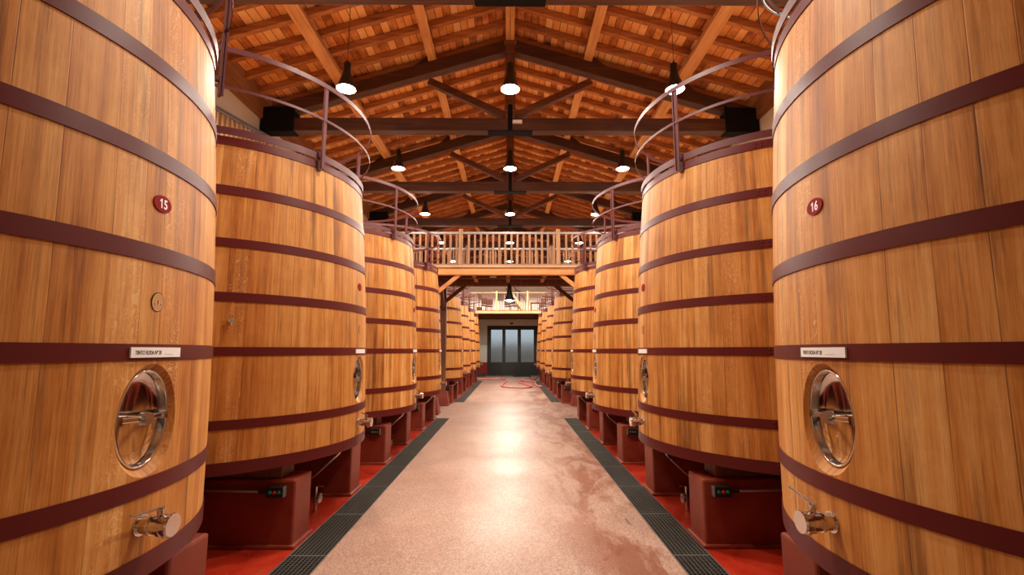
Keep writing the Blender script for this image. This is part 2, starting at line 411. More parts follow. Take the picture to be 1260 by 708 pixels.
# ceiling boards (two slopes with thickness)
m = MB()
for s in (-1, 1):
    xa, xb = 0, s * (X1 + .3)
    za, zb = zprin(0) + ZB, zprin(xb) + ZB
    vs = [(xa, Y0 - .3, za), (xb, Y0 - .3, zb), (xb, Y1 + .4, zb), (xa, Y1 + .4, za)]
    vs += [(x, y, z + .05) for (x, y, z) in vs]
    m.add(vs, [(0, 1, 2, 3), (4, 7, 6, 5), (0, 4, 5, 1), (1, 5, 6, 2), (2, 6, 7, 3)], False)
tag(m.build('ceiling', BOARDS), 'sloping roof of orange brown boards in varied tones', 'ceiling', kind='structure')

# wall plates
for s, sd in ((-1, 'left'), (1, 'right')):
    w = MB().box(s * X1 - (.07 if s > 0 else 0), s * X1 + (.07 if s < 0 else 0), Y0, Y1, 5.14 + H, zprin(X1) + ZB + .03)
    tag(w.build('trim_1' if s < 0 else 'trim_2', mat_wood('wall_plate_timber', (.10, .035, .012), (.22, .08, .025), (.33, .14, .05), 1)), 'long dark timber wall plate under the eaves on the %s' % sd, 'beam', kind='structure')

TRY = [5.94, 10, 14, 18, 22, 26, 30, 34]
ZT0, ZT1 = 4.868 + H, 5.17 + H
def truss_meshes():
    M = {}
    M['tie_beam'] = MB().bevbox(-5.58, 5.58, -.12, .12, ZT0, ZT1, .012).mesh('tie_beam', TRUSS)
    for s, nm in ((-1, 'l'), (1, 'r')):
        zc = lambda x: zprin(x) - .15
        M['rafter' + nm] = MB().beam((s * .11, 0, zc(.11)), (s * 5.5, 0, zc(5.5)), .22, .285, bev=.012).mesh('principal_rafter', TRUSS)
        M['strut' + nm] = MB().beam((s * .10, 0, 5.36 + H - .10), (s * 1.86, 0, 6.18 + H - .07), .13, .16, bev=.008).mesh('strut', STRUTW)
        c = MB()
        for xp in (1.8, 3.85):       # cleats that hold the purlins
            x0_ = xp + .1
            vs = []
            for yy in (-.05, .05):
                vs += [(s * x0_, yy, zprin(x0_)), (s * (x0_ + .36), yy, zprin(x0_ + .36)), (s * x0_, yy, zprin(x0_) + .2)]
            c.add(vs, [(0, 1, 2), (5, 4, 3), (0, 3, 4, 1), (1, 4, 5, 2), (2, 5, 3, 0)], False)
        M['cleat' + nm] = c.mesh('purlin_cleat', TRUSS)
        b = MB().bevbox(min(s * 5.58, s * 4.85), max(s * 5.58, s * 4.85), -.135, .135, ZT0 - .03, 5.42 + H, .01)
        b.box(min(s * 4.83, s * 4.86), max(s * 4.83, s * 4.86), -.14, .14, ZT0 - .03, 5.46 + H)
        M['shoe' + nm] = b.mesh('iron_shoe', IRON)
    M['king'] = MB().bevbox(-.11, .11, -.11, .11, ZT1 - .02, zprin(0) - .02, .01).mesh('king_post', STRUTW)
    st = MB().box(-.5, .5, -.125, .125, ZT0 - .012, ZT0 + .008); st.box(-.05, .05, -.13, .13, ZT0, ZT1 + .32)
    M['strap'] = st.mesh('iron_strap', IRON)
    return M
TM = truss_meshes()
tl = ['nearest roof truss, its tie beam along the top edge of the photo',
      'second roof truss from the front, in front of the second row of lamps',
      'third roof truss from the front, just above the mezzanine front edge',
      'fourth roof truss from the front, first one past the mezzanine railing',
      'fifth roof truss from the front, seen above the mezzanine rail',
      'sixth roof truss from the front, seen through the mezzanine balusters',
      'seventh roof truss from the front, above the far gallery',
      'farthest roof truss, close to the cream end wall']
for y, lab in zip(TRY, tl):
    t = tag(empty('roof_truss', (0, y, ZT0)), lab, 'roof truss', 'roof trusses along the hall')
    for nm, k in (('tie_beam', 'tie_beam'), ('principal_rafter', 'rafterl'), ('principal_rafter', 'rafterr'), ('strut', 'strutl'), ('strut', 'strutr'),
                  ('king_post', 'king'), ('iron_strap', 'strap'), ('purlin_cleat', 'cleatl'), ('purlin_cleat', 'cleatr'), ('iron_shoe', 'shoel'), ('iron_shoe', 'shoer')):
        link(nm, TM[k], t, (0, 0, -ZT0))
# purlins and ridge
for s, sd in ((-1, 'left'), (1, 'right')):
    for xp, w, nm in ((1.8, .20, 'upper'), (3.85, .24, 'lower')):
        p = MB().beam((0, 5.2, 0), (0, 35.4, 0), w, .2, bev=.012).build('purlin', PURLIN, loc=(s * xp, 0, zprin(xp) + .107))
        p.rotation_euler = (0, s * math.atan(SL), 0)
        tag(p, '%s timber purlin running down the hall on the %s roof slope' % (nm, sd), 'purlin', 'purlins of the roof')
rb = MB().beam((0, 5.2, 0), (0, 35.4, 0), .2, .26, bev=.012).build('ridge_beam', PURLIN, loc=(0, 0, zprin(0) + .09))
tag(rb, 'timber ridge beam under the peak of the roof', 'beam')
# common rafters
CR = {}
for s in (-1, 1):
    xa, xb = s * .04, s * 5.58
    zc = lambda x: zprin(x) + .2 + .085
    CR[s] = MB().beam((xa, 0, zc(xa)), (xb, 0, zc(xb)), .10, .14, bev=.006).mesh('common_rafter', RAFTER)
for bi, y in enumerate(TRY[:-1]):
    for i in range(7):
        for s, sd in ((-1, 'left'), (1, 'right')):
            o = link('common_rafter', CR[s], None, (0, round(y) + (i + .5) * 4 / 7, 0))
            tag(o, '%s slender rafter behind the %s truss on the %s roof slope' % (ORD[i], ORD[bi] if bi else 'nearest', sd), 'rafter', 'common rafters under the boards')

# ------------------------------------------------------------------ tanks
R_ = lambda z: 1.602 - .0353 * (z - H) - .0149 * (z - H) ** 2   # outer radius at world height z
ZBOT, ZTOP = H - 1.07, H + 2.075
def body_mesh():
    m = MB(); n = 160; k = 26
    zs = [ZBOT + (ZTOP - ZBOT) * i / k for i in range(k + 1)]
    prof = [(R_(z), z) for z in zs] + [(R_(ZTOP) - .06, ZTOP), (R_(ZTOP) - .07, ZTOP - .12), (.02, ZTOP - .12)]
    prof = [(.02, ZBOT + .06), (R_(ZBOT) - .08, ZBOT + .06), (R_(ZBOT) - .06, ZBOT)] + prof
    m.lathe(prof, n, sharp=False)
    # close the axis
    me = m.mesh('staves_raw', [STAVE])
    bm = bmesh.new(); bm.from_mesh(me)
    bmesh.ops.holes_fill(bm, edges=[e for e in bm.edges if e.is_boundary])
    bmesh.ops.recalc_face_normals(bm, faces=bm.faces); bm.to_mesh(me); bm.free()
    ob = bpy.data.objects.new('tmp', me); C.objects.link(ob)
    # conical oval cutter for the manhole recess
    c = MB(); nn = 64; zc = MZ
    rings = []
    for (x, a, b) in ((R_(zc) + .10, .277, .340), (R_(zc) - .0, .205, .274), (R_(zc) - .036, .170, .242), (R_(zc) - .115, .168, .240)):
        rings.append([(x, a * math.cos(2 * PI * i / nn), zc + b * math.sin(2 * PI * i / nn)) for i in range(nn)])
    vs = [p for r in rings for p in r]; fs = [(j * nn + i, j * nn + (i + 1) % nn, (j + 1) * nn + (i + 1) % nn, (j + 1) * nn + i) for j in range(3) for i in range(nn)]
    fs += [tuple(range(nn)), tuple(range(4 * nn - 1, 3 * nn - 1, -1))]
    c.add(vs, fs, False); cm = c.mesh('cut', [STAVE]); co = bpy.data.objects.new('tmpc', cm); C.objects.link(co)
    md = ob.modifiers.new('b', 'BOOLEAN'); md.operation = 'DIFFERENCE'; md.solver = 'EXACT'; md.object = co
    dg = bpy.context.evaluated_depsgraph_get(); out = bpy.data.meshes.new_from_object(ob.evaluated_get(dg))
    bpy.data.objects.remove(ob); bpy.data.objects.remove(co)
    out.name = 'staves'
    bm = bmesh.new(); bm.from_mesh(out)
    for f in bm.faces: f.smooth = True
    for e in bm.edges: e.smooth = not (len(e.link_faces) == 2 and e.calc_face_angle(0) > .35)
    bm.to_mesh(out); bm.free()
    return out
MZ = H - .335
# hoop edges (camera-relative heights from the fit): lower, upper
HOOPS = [(1.986, 2.07), (1.478, 1.568), (.963, 1.048), (.447, .534), (-.049, .031), (-.701, -.617), (-1.089, -.98)]
def band(z0, z1, off=.001, th=.006, n=160, mat=None, name='hoop', rfun=None):
    f = rfun or R_
    prof = [(f(z0) + off, z0), (f(z0) + off + th, z0), (f(z1) + off + th, z1), (f(z1) + off, z1)]
    m = MB(); m.lathe(prof, n, closed=True)
    # riveted lap joint
    a = 1.05
    for da in (-.02, .02):
        for dz in (.3, .7):
            z = z0 + (z1 - z0) * dz; r = f(z) + off + th
            M = Matrix.Translation((r * math.cos(a + da), r * math.sin(a + da), z)) @ Matrix.Rotation(a + da, 4, 'Z') @ Matrix.Rotation(PI / 2, 4, 'Y')
            m.lathe([(.009, 0), (.007, .004), (.001, .006)], 10, M)
    return m.mesh(name, [mat or HOOP])
def ellring(x0, x1, a0, b0, a1, b1, zc, n=64):
    """oval ring solid between inner (a0,b0) and outer (a1,b1), from x0 to x1"""
    m = MB(); e = lambda x, a, b: [(x, a * math.cos(2 * PI * i / n), zc + b * math.sin(2 * PI * i / n)) for i in range(n)]
    k = 6; ra = (a1 - a0) / 2                       # rounded front lip
    rs = [e(x0, a0, b0)] + [e(x1 - ra + ra * math.sin(PI * q / k), a0 + ra - ra * math.cos(PI * q / k), b0 + ra - ra * math.cos(PI * q / k)) for q in range(k + 1)] + [e(x0, a1, b1)]
    for j in range(len(rs)):
        m.add(rs[j] + rs[(j + 1) % len(rs)], [(i, (i + 1) % n, n + (i + 1) % n, n + i) for i in range(n)], True)
    return m
def cyl(m, p0, p1, r0, r1=None, n=24):
    return m.tube([p0, p1], [r0, r0 if r1 is None else r1], n)
def parts_meshes():
    P = {}
    P['staves'] = body_mesh()
    P['hoops'] = [band(H + a, H + b) for a, b in HOOPS]
    Rm = R_(MZ)
    fr = ellring(Rm - .112, Rm - .026, .154, .226, .169, .241, MZ)
    n = 64
    P['frame'] = fr.mesh('manhole_frame', [STEEL])
    # dished door
    dd = MB(); k = 8; rings = []
    for j in range(k + 1):
        q = 1 - j / k; x = Rm - .080 - .024 * (1 - q * q) + (.010 if j == 0 else 0)
        rings.append([(x, .157 * q * math.cos(2 * PI * i / n), MZ + .229 * q * math.sin(2 * PI * i / n)) for i in range(n)])
    vs = [p for r in rings for p in r]
    dd.add(vs, [(j * n + i, j * n + (i + 1) % n, (j + 1) * n + (i + 1) % n, (j + 1) * n + i) for j in range(k) for i in range(n)], True)
    P['door'] = dd.mesh('manhole_door', [STEEL])
    cb = MB()
    for s in (-1, 1):
        cb.beam((Rm - .022, s * .02, MZ), (Rm - .040, s * .152, MZ + .006), .014, .026, (0, 0, 1), bev=.004)
        cb.box(Rm - .056, Rm - .022, s * .146 - .010, s * .146 + .010, MZ - .016, MZ + .024)
    P['crossbar'] = cb.mesh('crossbar', [STEEL])
    kb = MB(); cyl(kb, (Rm - .10, 0, MZ), (Rm - .03, 0, MZ), .013); cyl(kb, (Rm - .034, 0, MZ), (Rm + .002, 0, MZ), .034, .030, 32)
    P['knob'] = kb.mesh('hand_knob', [STEEL2])
    zv = H - .835; Rv = R_(zv)
    v = MB()
    cyl(v, (Rv - .01, 0, zv), (Rv + .006, 0, zv), .050); cyl(v, (Rv, 0, zv), (Rv + .052, 0, zv), .040)
    cyl(v, (Rv + .05, 0, zv), (Rv + .062, 0, zv), .047); cyl(v, (Rv + .06, 0, zv), (Rv + .10, 0, zv), .043)
    cyl(v, (Rv + .10, 0, zv), (Rv + .116, 0, zv), .052); cyl(v, (Rv + .114, 0, zv), (Rv + .15, 0, zv), .049)
    cyl(v, (Rv + .148, 0, zv), (Rv + .158, 0, zv), .055, .052, 32)
    cyl(v, (Rv + .09, 0, zv + .03), (Rv + .09, 0, zv + .07), .014)
    cyl(v, (Rv + .12, 0, zv - .058), (Rv + .12, 0, zv - .04), .012); cyl(v, (Rv + .11, .045, zv - .03), (Rv + .15, .05, zv - .03), .007)
    P['valve'] = v.mesh('racking_valve', [STEEL])
    lv = MB(); lv.bevbox(-.012, .012, -.016, .016, -.006, .012, .003); lv.beam((-.01, 0, .008), (.165, 0, .014), .016, .010, bev=.002)
    P['lever'] = lv.mesh('valve_lever', [STEEL]); P['leverpos'] = (Rv + .09, 0, zv + .072)
    # guard rail
    ring = lambda z0, z1, r, th=.008: [(r, z0), (r + th, z0), (r + th, z1), (r, z1)]
    rr = 1.545
    P['top_rail'] = MB().lathe(ring(4.555 - 1.65 + H, 4.607 - 1.65 + H, rr), 128, closed=True).mesh('guard_rail', [RAIL])
    P['mid_rail'] = MB().lathe(ring(4.168 - 1.65 + H, 4.196 - 1.65 + H, rr), 128, closed=True).mesh('mid_rail', [RAIL])
    P['toe'] = MB().lathe(ring(3.738 - 1.65 + H, 3.812 - 1.65 + H, R_(ZTOP) + .012), 160, closed=True).mesh('toe_band', [RAIL])
    po = MB(); po.box(rr - .022, rr - .002, -.022, .022, ZTOP - .10, 4.60 - 1.65 + H); po.box(rr - .002, rr + .012, -.026, -.014, ZTOP - .1, 4.56 - 1.65 + H)
    po.box(R_(ZTOP) - .01, rr, -.02, .02, ZTOP + .02, ZTOP + .05); po.box(R_(ZTOP) + .008, R_(ZTOP) + .03, -.024, .024, ZTOP - .11, ZTOP + .10)
    P['post'] = po.mesh('rail_post', [RAIL])
    be = MB().bevbox(-1.2, 1.2, -.13, .13, PT, ZBOT + .058, .01)
    P['bearer'] = be.mesh('bearer', [MEZZD])
    # plaque
    zp = H + .765
    pl = MB()
    def plate(m, w, h, th, zc, ang0=0, oval=True, n=40):
        Rp = R_(zc)
        pts = [(w / 2 * math.cos(2 * PI * i / n), h / 2 * math.sin(2 * PI * i / n)) for i in range(n)] if oval else \
              [(-w / 2 + w * i / 12, -h / 2) for i in range(13)] + [(w / 2 - w * i / 12, h / 2) for i in range(13)]
        def bend(u, v, d):
            a = ang0 + u / Rp; r = R_(zc + v) + d; return (r * math.cos(a), r * math.sin(a), zc + v)
        nn = len(pts)
        A = [bend(u, v, .0) for u, v in pts]; B = [bend(u, v, th) for u, v in pts]
        m.add(A + B, [(i, (i + 1) % nn, nn + (i + 1) % nn, nn + i) for i in range(nn)], False)
        if oval: m.add(B + [bend(0, 0, th)], [(i, (i + 1) % nn, nn) for i in range(nn)], False)
        else: m.add(B, [(i, i + 1, nn - 2 - i, nn - 1 - i) for i in range(12)], False)
        return m
    P['plate'] = plate
    P['plaque'] = plate(pl, .124, .090, .006, zp).mesh('number_plaque', [PLAQ])
    P['card'] = plate(MB(), .335, .050, .016, H - .010, .008, False).mesh('name_card', [WHITE])
    zs = H + .245
    Rp = R_(zs)
    sm = MB(); nn = 40
    pts = [(.041 * math.cos(2 * PI * i / nn), .050 * math.sin(2 * PI * i / nn)) for i in range(nn)]
    vs = [(.003 - u * u / 2 / Rp, u, v) for u, v in pts]; vb = [(-.004 - u * u / 2 / Rp, u, v) for u, v in pts]
    sm.add(vs + [(.003, 0, 0)], [(i, (i + 1) % nn, nn) for i in range(nn)], False); sm.add(vs + vb, [(i, (i + 1) % nn, nn + (i + 1) % nn, nn + i) for i in range(nn)], False)
    P['stamp'] = sm.mesh('burnt_stamp', [STAMPM]); P['stamppos'] = (Rp + .001, 0, zs)
    # sampling tap
    tp = MB(); cyl(tp, (0, 0, 0), (.05, 0, 0), .012); cyl(tp, (.04, 0, .0), (.052, 0, -.05), .010); cyl(tp, (.035, 0, .0), (.035, 0, .04), .008); cyl(tp, (.035, -.02, .042), (.035, .02, .042), .007); cyl(tp, (-.005, 0, 0), (.006, 0, 0), .022)
    P['tap'] = tp.mesh('sampling_tap', [STEEL])
    # drain pipe under the tank
    dp = MB(); dp.tube([(1.44, .1, ZBOT + .05), (1.42, .1, .70), (1.38, .08, .63), (1.13, .05, .40), (.8, .05, .16)], .014, 10)
    P['pipe'] = dp.mesh('drain_pipe', [STEEL2])
    dt = MB(); cyl(dt, (1.16, .02, .10), (1.16, .02, .28), .016); cyl(dt, (1.20, .02, .15), (1.215, .02, .15), .055, .055, 20); cyl(dt, (1.10, .02, .15), (1.22, .02, .15), .014); cyl(dt, (1.16, .02, .28), (1.24, .02, .28), .007); cyl(dt, (1.16, .02, .0), (1.16, .02, .11), .02)
    P['dtap'] = dt.mesh('floor_tap', [STEEL2])
    return P
PT = H - 1.225        # plinth top
P = parts_meshes()

def text_mesh(body, size, R, zc, ang0, off, mat, name, squash=1.0, parent=None, align='CENTER', bold=0):
    cu = bpy.data.curves.new(name, 'FONT'); cu.body = body; cu.size = size; cu.align_x = align; cu.align_y = 'CENTER'; cu.extrude = 0; cu.offset = bold
    ob = bpy.data.objects.new(name, cu); C.objects.link(ob)
    dg = bpy.context.evaluated_depsgraph_get(); dg.update()
    me = bpy.data.meshes.new_from_object(ob.evaluated_get(dg)); bpy.data.objects.remove(ob)
    bm = bmesh.new(); bm.from_mesh(me)
    if bold:                                   # flag stroke of the figure one
        xm = min(v.co.x for v in bm.verts); ym = max(v.co.y for v in bm.verts)
        q = [(xm + .002, ym), (xm - .15 * size, ym - .15 * size), (xm - .15 * size, ym - .27 * size), (xm + .002, ym - .14 * size)]
        bm.faces.new([bm.verts.new((a, b, 0)) for a, b in q])
    for f in bm.faces: f.smooth = False
    r = bmesh.ops.extrude_face_region(bm, geom=list(bm.faces))
    top = set(v for v in r['geom'] if isinstance(v, bmesh.types.BMVert))
    for v in bm.verts:
        u, w = v.co.x * squash, v.co.y
        a = ang0 + u / R; rad = R_(zc + w) + off + (.0008 if v in top else -.001)
        v.co = Vector((rad * math.cos(a), rad * math.sin(a), zc + w))
    bmesh.ops.recalc_face_normals(bm, faces=bm.faces)
    
    for f in bm.faces: f.smooth = False
    bm.to_mesh(me); bm.free(); me.name = name; me.materials.clear(); me.materials.append(mat)
    return link(name, me, parent)

def make_tank(x, y, side, label, idx):
    rz = 0 if side < 0 else PI
    t = tag(empty('oak_vat', (x, y, PT), rz), label, 'vat', 'big oak fermentation vats')
    L = (0, 0, -PT)
    link('staves', P['staves'], t, L)
    for me in P['hoops']: link('hoop', me, t, L)
    for s in (-1, 1): link('bearer', P['bearer'], t, (0, s * .8, -PT))
    g = link('guard_rail', P['top_rail'], t, L)
    link('mid_rail', P['mid_rail'], g); link('toe_band', P['toe'], g)
    for a in ((-29, 43, 115, 187, 259) if not (side > 0 and idx == 1) else (-29, 72, 115, 187, 259)):
        link('rail_post', P['post'], g, rz=math.radians(a if side < 0 else -a))
    f = link('manhole_frame', P['frame'], t, L)
    d = link('manhole_door', P['door'], t, L); link('crossbar', P['crossbar'], d); link('hand_knob', P['knob'], d)
    v = link('racking_valve', P['valve'], t, L)
    lv = link('valve_lever', P['lever'], v, P['leverpos'])
    lv.rotation_euler = (0, -.03, -PI / 2 - .12) if side < 0 else (0, -.22, -PI / 2 + .1)
    if idx > 1:
        lv.rotation_euler = (0, -.25, -PI / 2 + random.uniform(-.4, .6))
    pq = link('number_plaque', P['plaque'], t, L)
    tag(pq, 'red oval plaque')
    cd = link('name_card', P['card'], t, L); tag(cd, 'white name strip')
    st = link('burnt_stamp', P['stamp'], t, (P['stamppos'][0], P['stamppos'][1], P['stamppos'][2] - PT))
    if side > 0 and idx == 1: bpy.data.objects.remove(st)
    if 1 < idx < 6:
        q = tag(link('drain_pipe', P['pipe'], None, (x, y, 0), rz), 'thin bent steel drain pipe and tap below the %s vat, %s row' % (ORD[idx - 1], 'left' if side < 0 else 'right'), 'drain pipe', 'drain pipes under the vats')
        link('floor_tap', P['dtap'], q)
    if idx == 1:
        zp = H + .765
        text_mesh('15' if side < 0 else '16', .070, R_(zp), zp - .002, .002, .0062, ENAMW, 'plaque_number', .80, pq, bold=.0013)
        zc = H - .012
        text_mesh('TINTO RODA Nº 20', .029, R_(zc), zc, -.082, .0162, INK, 'card_lettering', .62, cd, 'LEFT')
        text_mesh('. . . . . . . . . .', .022, R_(zc), zc - .003, .032, .0162, INK, 'card_small_lettering', .6, cd, 'LEFT')
    if side < 0 and idx == 2:
        a = math.radians(-58.2); z = 1.919 - 1.65 + H; r = R_(z)
        tp = link('sampling_tap', P['tap'], t, (r * math.cos(a), r * math.sin(a), z - PT), a)
    return t
D = 3.2645
TY = [2.3935 + D * i for i in range(4)] + [17.85, 21.3, 24.75, 28.2]
plab = {}
for side, sd, xc, dy in ((-1, 'left', -3.402, 0), (1, 'right', 3.202, .027)):
    labs = ['oak vat with oval plaque 15, nearest one left of the aisle' if side < 0 else 'oak vat with oval plaque 16, nearest one right of the aisle',
            'second oak vat from the front on the left, small steel tap on its side' if side < 0 else 'second oak vat from the front in the right row',
            'third oak vat from the front in the %s row' % sd,
            'fourth oak vat in the %s row, last one before the mezzanine' % sd,
            'first oak vat past the mezzanine posts in the %s row' % sd,
            'second oak vat past the mezzanine posts in the %s row' % sd,
            'third oak vat past the mezzanine posts in the %s row' % sd,
            'farthest oak vat in the %s row, beside the end gallery' % sd]
    for i, y in enumerate(TY):
        make_tank(xc, y + dy, side, labs[i], i + 1)
# red concrete plinths, two under each vat
def plinth_mesh():
    m = MB(); a, b = -1.36, 1.36          # local x from wall side to aisle side, aisle end at +x
    m.bevbox(a, b, -.19, .19, 0, PT, .02)
    m.bevbox(a - .02, b + .03, -.22, .22, -.02, .035, .015)   # sloped coved skirt
    return m.mesh('plinth', [PLINTH])
PM = plinth_mesh()
for side, sd, xc in ((-1, 'left', -3.402), (1, 'right', 3.202)):
    for i, y in enumerate(TY):
        for k, dyy in enumerate((-.8, .8)):
            o = link('plinth', PM, None, (xc, y + dyy, 0), 0 if side < 0 else PI)
            wh = ('the %s vat before the mezzanine' % ORD[i]) if i < 4 else ('the %s vat past the mezzanine' % ORD[i - 4])
            tag(o, 'red concrete plinth under the %s half of %s, %s row' % ('near' if k == 0 else 'far', wh, sd), 'plinth', 'red plinths carrying the vats')
# push-button boxes on the near plinths
def box_meshes():
    B = {}
    B['box'] = MB().bevbox(-.078, .078, -.07, .0, -.05, .05, .008).mesh('button_box', [BLACK])
    B['end'] = MB().bevbox(.072, .084, -.066, -.004, -.046, .046, .003).mesh('end_plate', [PIPEG])
    for n, mt in (('g', GREEN), ('r', REDB)):
        m = MB(); cyl(m, (0, -.068, 0), (0, -.082, 0), .015, .013, 20); B[n] = m.mesh('button', [mt])
    m = MB(); cyl(m, (-.078, -.035, 0), (-.16, -.035, 0), .02); m.mi = 0; B['gland'] = m.mesh('cable_gland', [BLACK])
    m = MB(); m.tube([(-.16, -.035, 0), (-1.1, -.035, .02)], .012, 10); B['conduit'] = m.mesh('conduit', [PIPEG])
    return B
B = box_meshes()
for side, sd, xc in ((-1, 'left', -3.402), (1, 'right', 3.202)):
    for i, y in enumerate(TY[:6]):
        if i == 0: continue
        # side>0: mirror by turning the order of the parts
        x = xc - side * 1.20
        o = tag(empty('control_box', (x, y - .8 - .192, PT - .095)), 'black box with green and red buttons, plinth of the %s vat, %s row' % (ORD[i], sd), 'control box', 'push-button boxes on the plinths')
        def put(nm, k, lx=0):
            q = link(nm, B[k], o, (lx, 0, 0)); 
            if side > 0: q.scale = (-1, 1, 1)
            return q
        b = put('housing', 'box'); put('end_plate', 'end'); put('cable_gland', 'gland'); put('conduit', 'conduit')
        for lx, k in ((-.042, 'g'), (0, 'r'), (.042, 'g')):
            tag(put('button', k, lx), 'green button' if k == 'g' else 'red button')
# drain gratings
def grate_mesh(L, W):
    m = MB(); n = 10; k = 28
    for i in range(n): 
        x = -W / 2 + .006 + (W - .012) * i / (n - 1); m.box(x - (.006 if i in (0, n - 1) else .0022), x + (.006 if i in (0, n - 1) else .0022), .004, L - .004, -.03, 0)
    for j in range(k + 1):
        y = .008 + (L - .016) * j / k; e = .006 if j in (0, k) else .0025
        m.box(-W / 2, W / 2, y - e, y + e, -.028, .0005)
    return m.mesh('drain_grating', [GRATE])
GM1 = grate_mesh(1.08, .35); GM2 = grate_mesh((G2[1] - G2[0]) / 11, .35)
for g, sd in ((GL, 'left'), (GR, 'right')):
    for i in range(9):
        o = link('drain_grating', GM1, None, ((g[0] + g[1]) / 2, G1[0] + i * 1.08, .003))
        tag(o, '%s steel grating panel from the front in the %s floor drain' % (ORD[i], sd), 'drain grating', 'grating panels before the mezzanine')
    st = (G2[1] - G2[0]) / 11
    for i in range(11):
        o = link('drain_grating', GM2, None, ((g[0] + g[1]) / 2, G2[0] + i * st, .003))
        tag(o, '%s steel grating panel past the mezzanine in the %s floor drain' % (ORD[i], sd), 'drain grating', 'grating panels past the mezzanine')

# ------------------------------------------------------------------ pendant lamps
def lamp_meshes():
    L = {}
    out = [(.04, .52), (.066, .50), (.070, .34), (.078, .30), (.108, .19), (.148, .07), (.172, .02), (.175, 0)]
    inn = [(.171, 0.0), (.168, .02), (.143, .07), (.103, .19), (.065, .29), (.002, .30)]
    m = MB(); m.mi = 0; m.lathe([(.002, .56), (.02, .555), (.03, .52)] + out[1:] + [(.171, 0)], 40, sharp=False)
    m.mi = 1; m.lathe(inn, 40, sharp=False)
    L['shade'] = m.mesh('lamp_shade', [BLACK, SHADEIN])
    b = MB(); b.lathe([(.002, -.04), (.05, -.036), (.09, -.02), (.112, .005), (.10, .05), (.05, .1), (.03, .16), (.028, .29)], 32, sharp=False)
    L['bulb'] = b.mesh('bulb', [BULB])
    return L
LM = lamp_meshes()
LIGHT_W = 400; SPOT = 168; BARE_W = 105
def pendant(x, y, z, ztop, label, group='black pendant lamps'):
    t = tag(empty('pendant_lamp', (x, y, z)), label, 'lamp', group)
    link('lamp_shade', LM['shade'], t); bu = link('bulb', LM['bulb'], t)
    c = MB(); c.tube([(0, 0, .54), (0, 0, ztop - z)], .006, 6); c.build('cord', BLACK, t)
    return t
def light(x, y, z, w, r=.10, spot=True):
    l = bpy.data.lights.new('lamp_light', 'SPOT' if spot else 'POINT')
    if spot: l.spot_size = math.radians(SPOT); l.spot_blend = .25; l.energy = w; l.shadow_soft_size = r; l.color = (1, .895, .75)
    o = bpy.data.objects.new('lamp_light', l); C.objects.link(o); o.location = (x, y, z)
rown = ['nearest row', 'second row', 'third row', 'fourth row, behind the balusters', 'fifth row, behind the balusters']
zrow = {8: 4.74, 12: 4.83, 16: 4.76, 20: 4.66, 24: 4.60, 28: 4.6, 32: 4.6, 4: 4.8, 0: 4.8}
for ri, y in enumerate((4, 8, 12, 16, 20, 24, 28, 32)):
    for x, nm in ((-3.0, 'left'), (0, 'middle'), (3.02, 'right')):
        z = zrow[y] + H
        if 8 <= y <= 24:
            pendant(x, y, z - .0, (zprin(x) + .19) if x else zprin(0) - .045, 'lit black pendant lamp, %s of the three in the %s' % (nm, rown[(y - 8) // 4]))
        light(x, y, z - .06, LIGHT_W)
        light(x, y, z - .075, BARE_W, spot=False)
pendant(-.02, 15.1, 3.256 - 1.65 + H, 2.47 + H, 'black bell lamp hanging under the mezzanine, in front of the far gallery')
light(-.02, 15.1, 3.256 - 1.65 + H - .06, 60)

# ------------------------------------------------------------------ mezzanine
mz = tag(empty('mezzanine', (0, 13.9, 0)), 'timber mezzanine walkway crossing the hall above the aisle', 'mezzanine')
YF, YR = 13.9, 16.16
def mpart(nm, m, mat, parent=mz): 
    o = m.build(nm, mat, parent); o.location = (0, -13.9, 0) if parent is mz else (0, 0, 0); return o
ZD = 2.47 + H
m = MB(); 
for i in range(15): m.bevbox(-5.58, 5.58, YF - .06 + i * .158, YF - .06 + i * .158 + .152, ZD - .0, ZD + .07, .005)
mpart('deck', m, DECKW)
mpart('front_beam', MB().bevbox(-5.58, 5.58, YF - .02, YF + .16, 2.25 + H, ZD, .012), MEZZ)
mpart('rear_beam', MB().bevbox(-5.58, 5.58, YR - .1, YR + .12, 2.22 + H, ZD, .012), MEZZD)
mpart('middle_beam', MB().bevbox(-5.58, 5.58, 14.95, 15.08, 2.31 + H, ZD, .01), MEZZD)
for xj in (-4.4, -3.3, -1.15, -.06, 1.1, 3.3, 4.4):
    mpart('joist', MB().bevbox(xj - .06, xj + .06, YF + .16, YR - .1, 2.33 + H, ZD, .008), MEZZ)
for x in (-2.3, 2.3):
    s = 1 if x < 0 else -1
    for y, mat in ((YF + .08, MEZZD), (YR, MEZZD)):
        mpart('post', MB().bevbox(x - .1, x + .1, y - .1, y + .1, .44, 2.25 + H, .012), mat)
        pd = MB(); a, b = .25, .17
        vs = [(x - a, y - a, 0), (x + a, y - a, 0), (x + a, y + a, 0), (x - a, y + a, 0), (x - b, y - b, .46), (x + b, y - b, .46), (x + b, y + b, .46), (x - b, y + b, .46)]
        pd.add(vs, [(0, 3, 2, 1), (4, 5, 6, 7), (0, 1, 5, 4), (1, 2, 6, 5), (2, 3, 7, 6), (3, 0, 4, 7)], False)
        tag(mpart('pedestal', pd, PLINTH), 'red concrete pedestal')
        mpart('brace', MB().beam((x + s * .05, y, 1.68 + H), (x + s * .78, y, 2.28 + H), .11, .12, (0, 0, 1), bev=.008), MEZZ if y < 15 else MEZZD)
    mpart('brace', MB().beam((x, YR - .05, 1.42 + H), (x, YR - .85, 2.3 + H), .10, .12, (0, 0, 1), bev=.008), MEZZD)
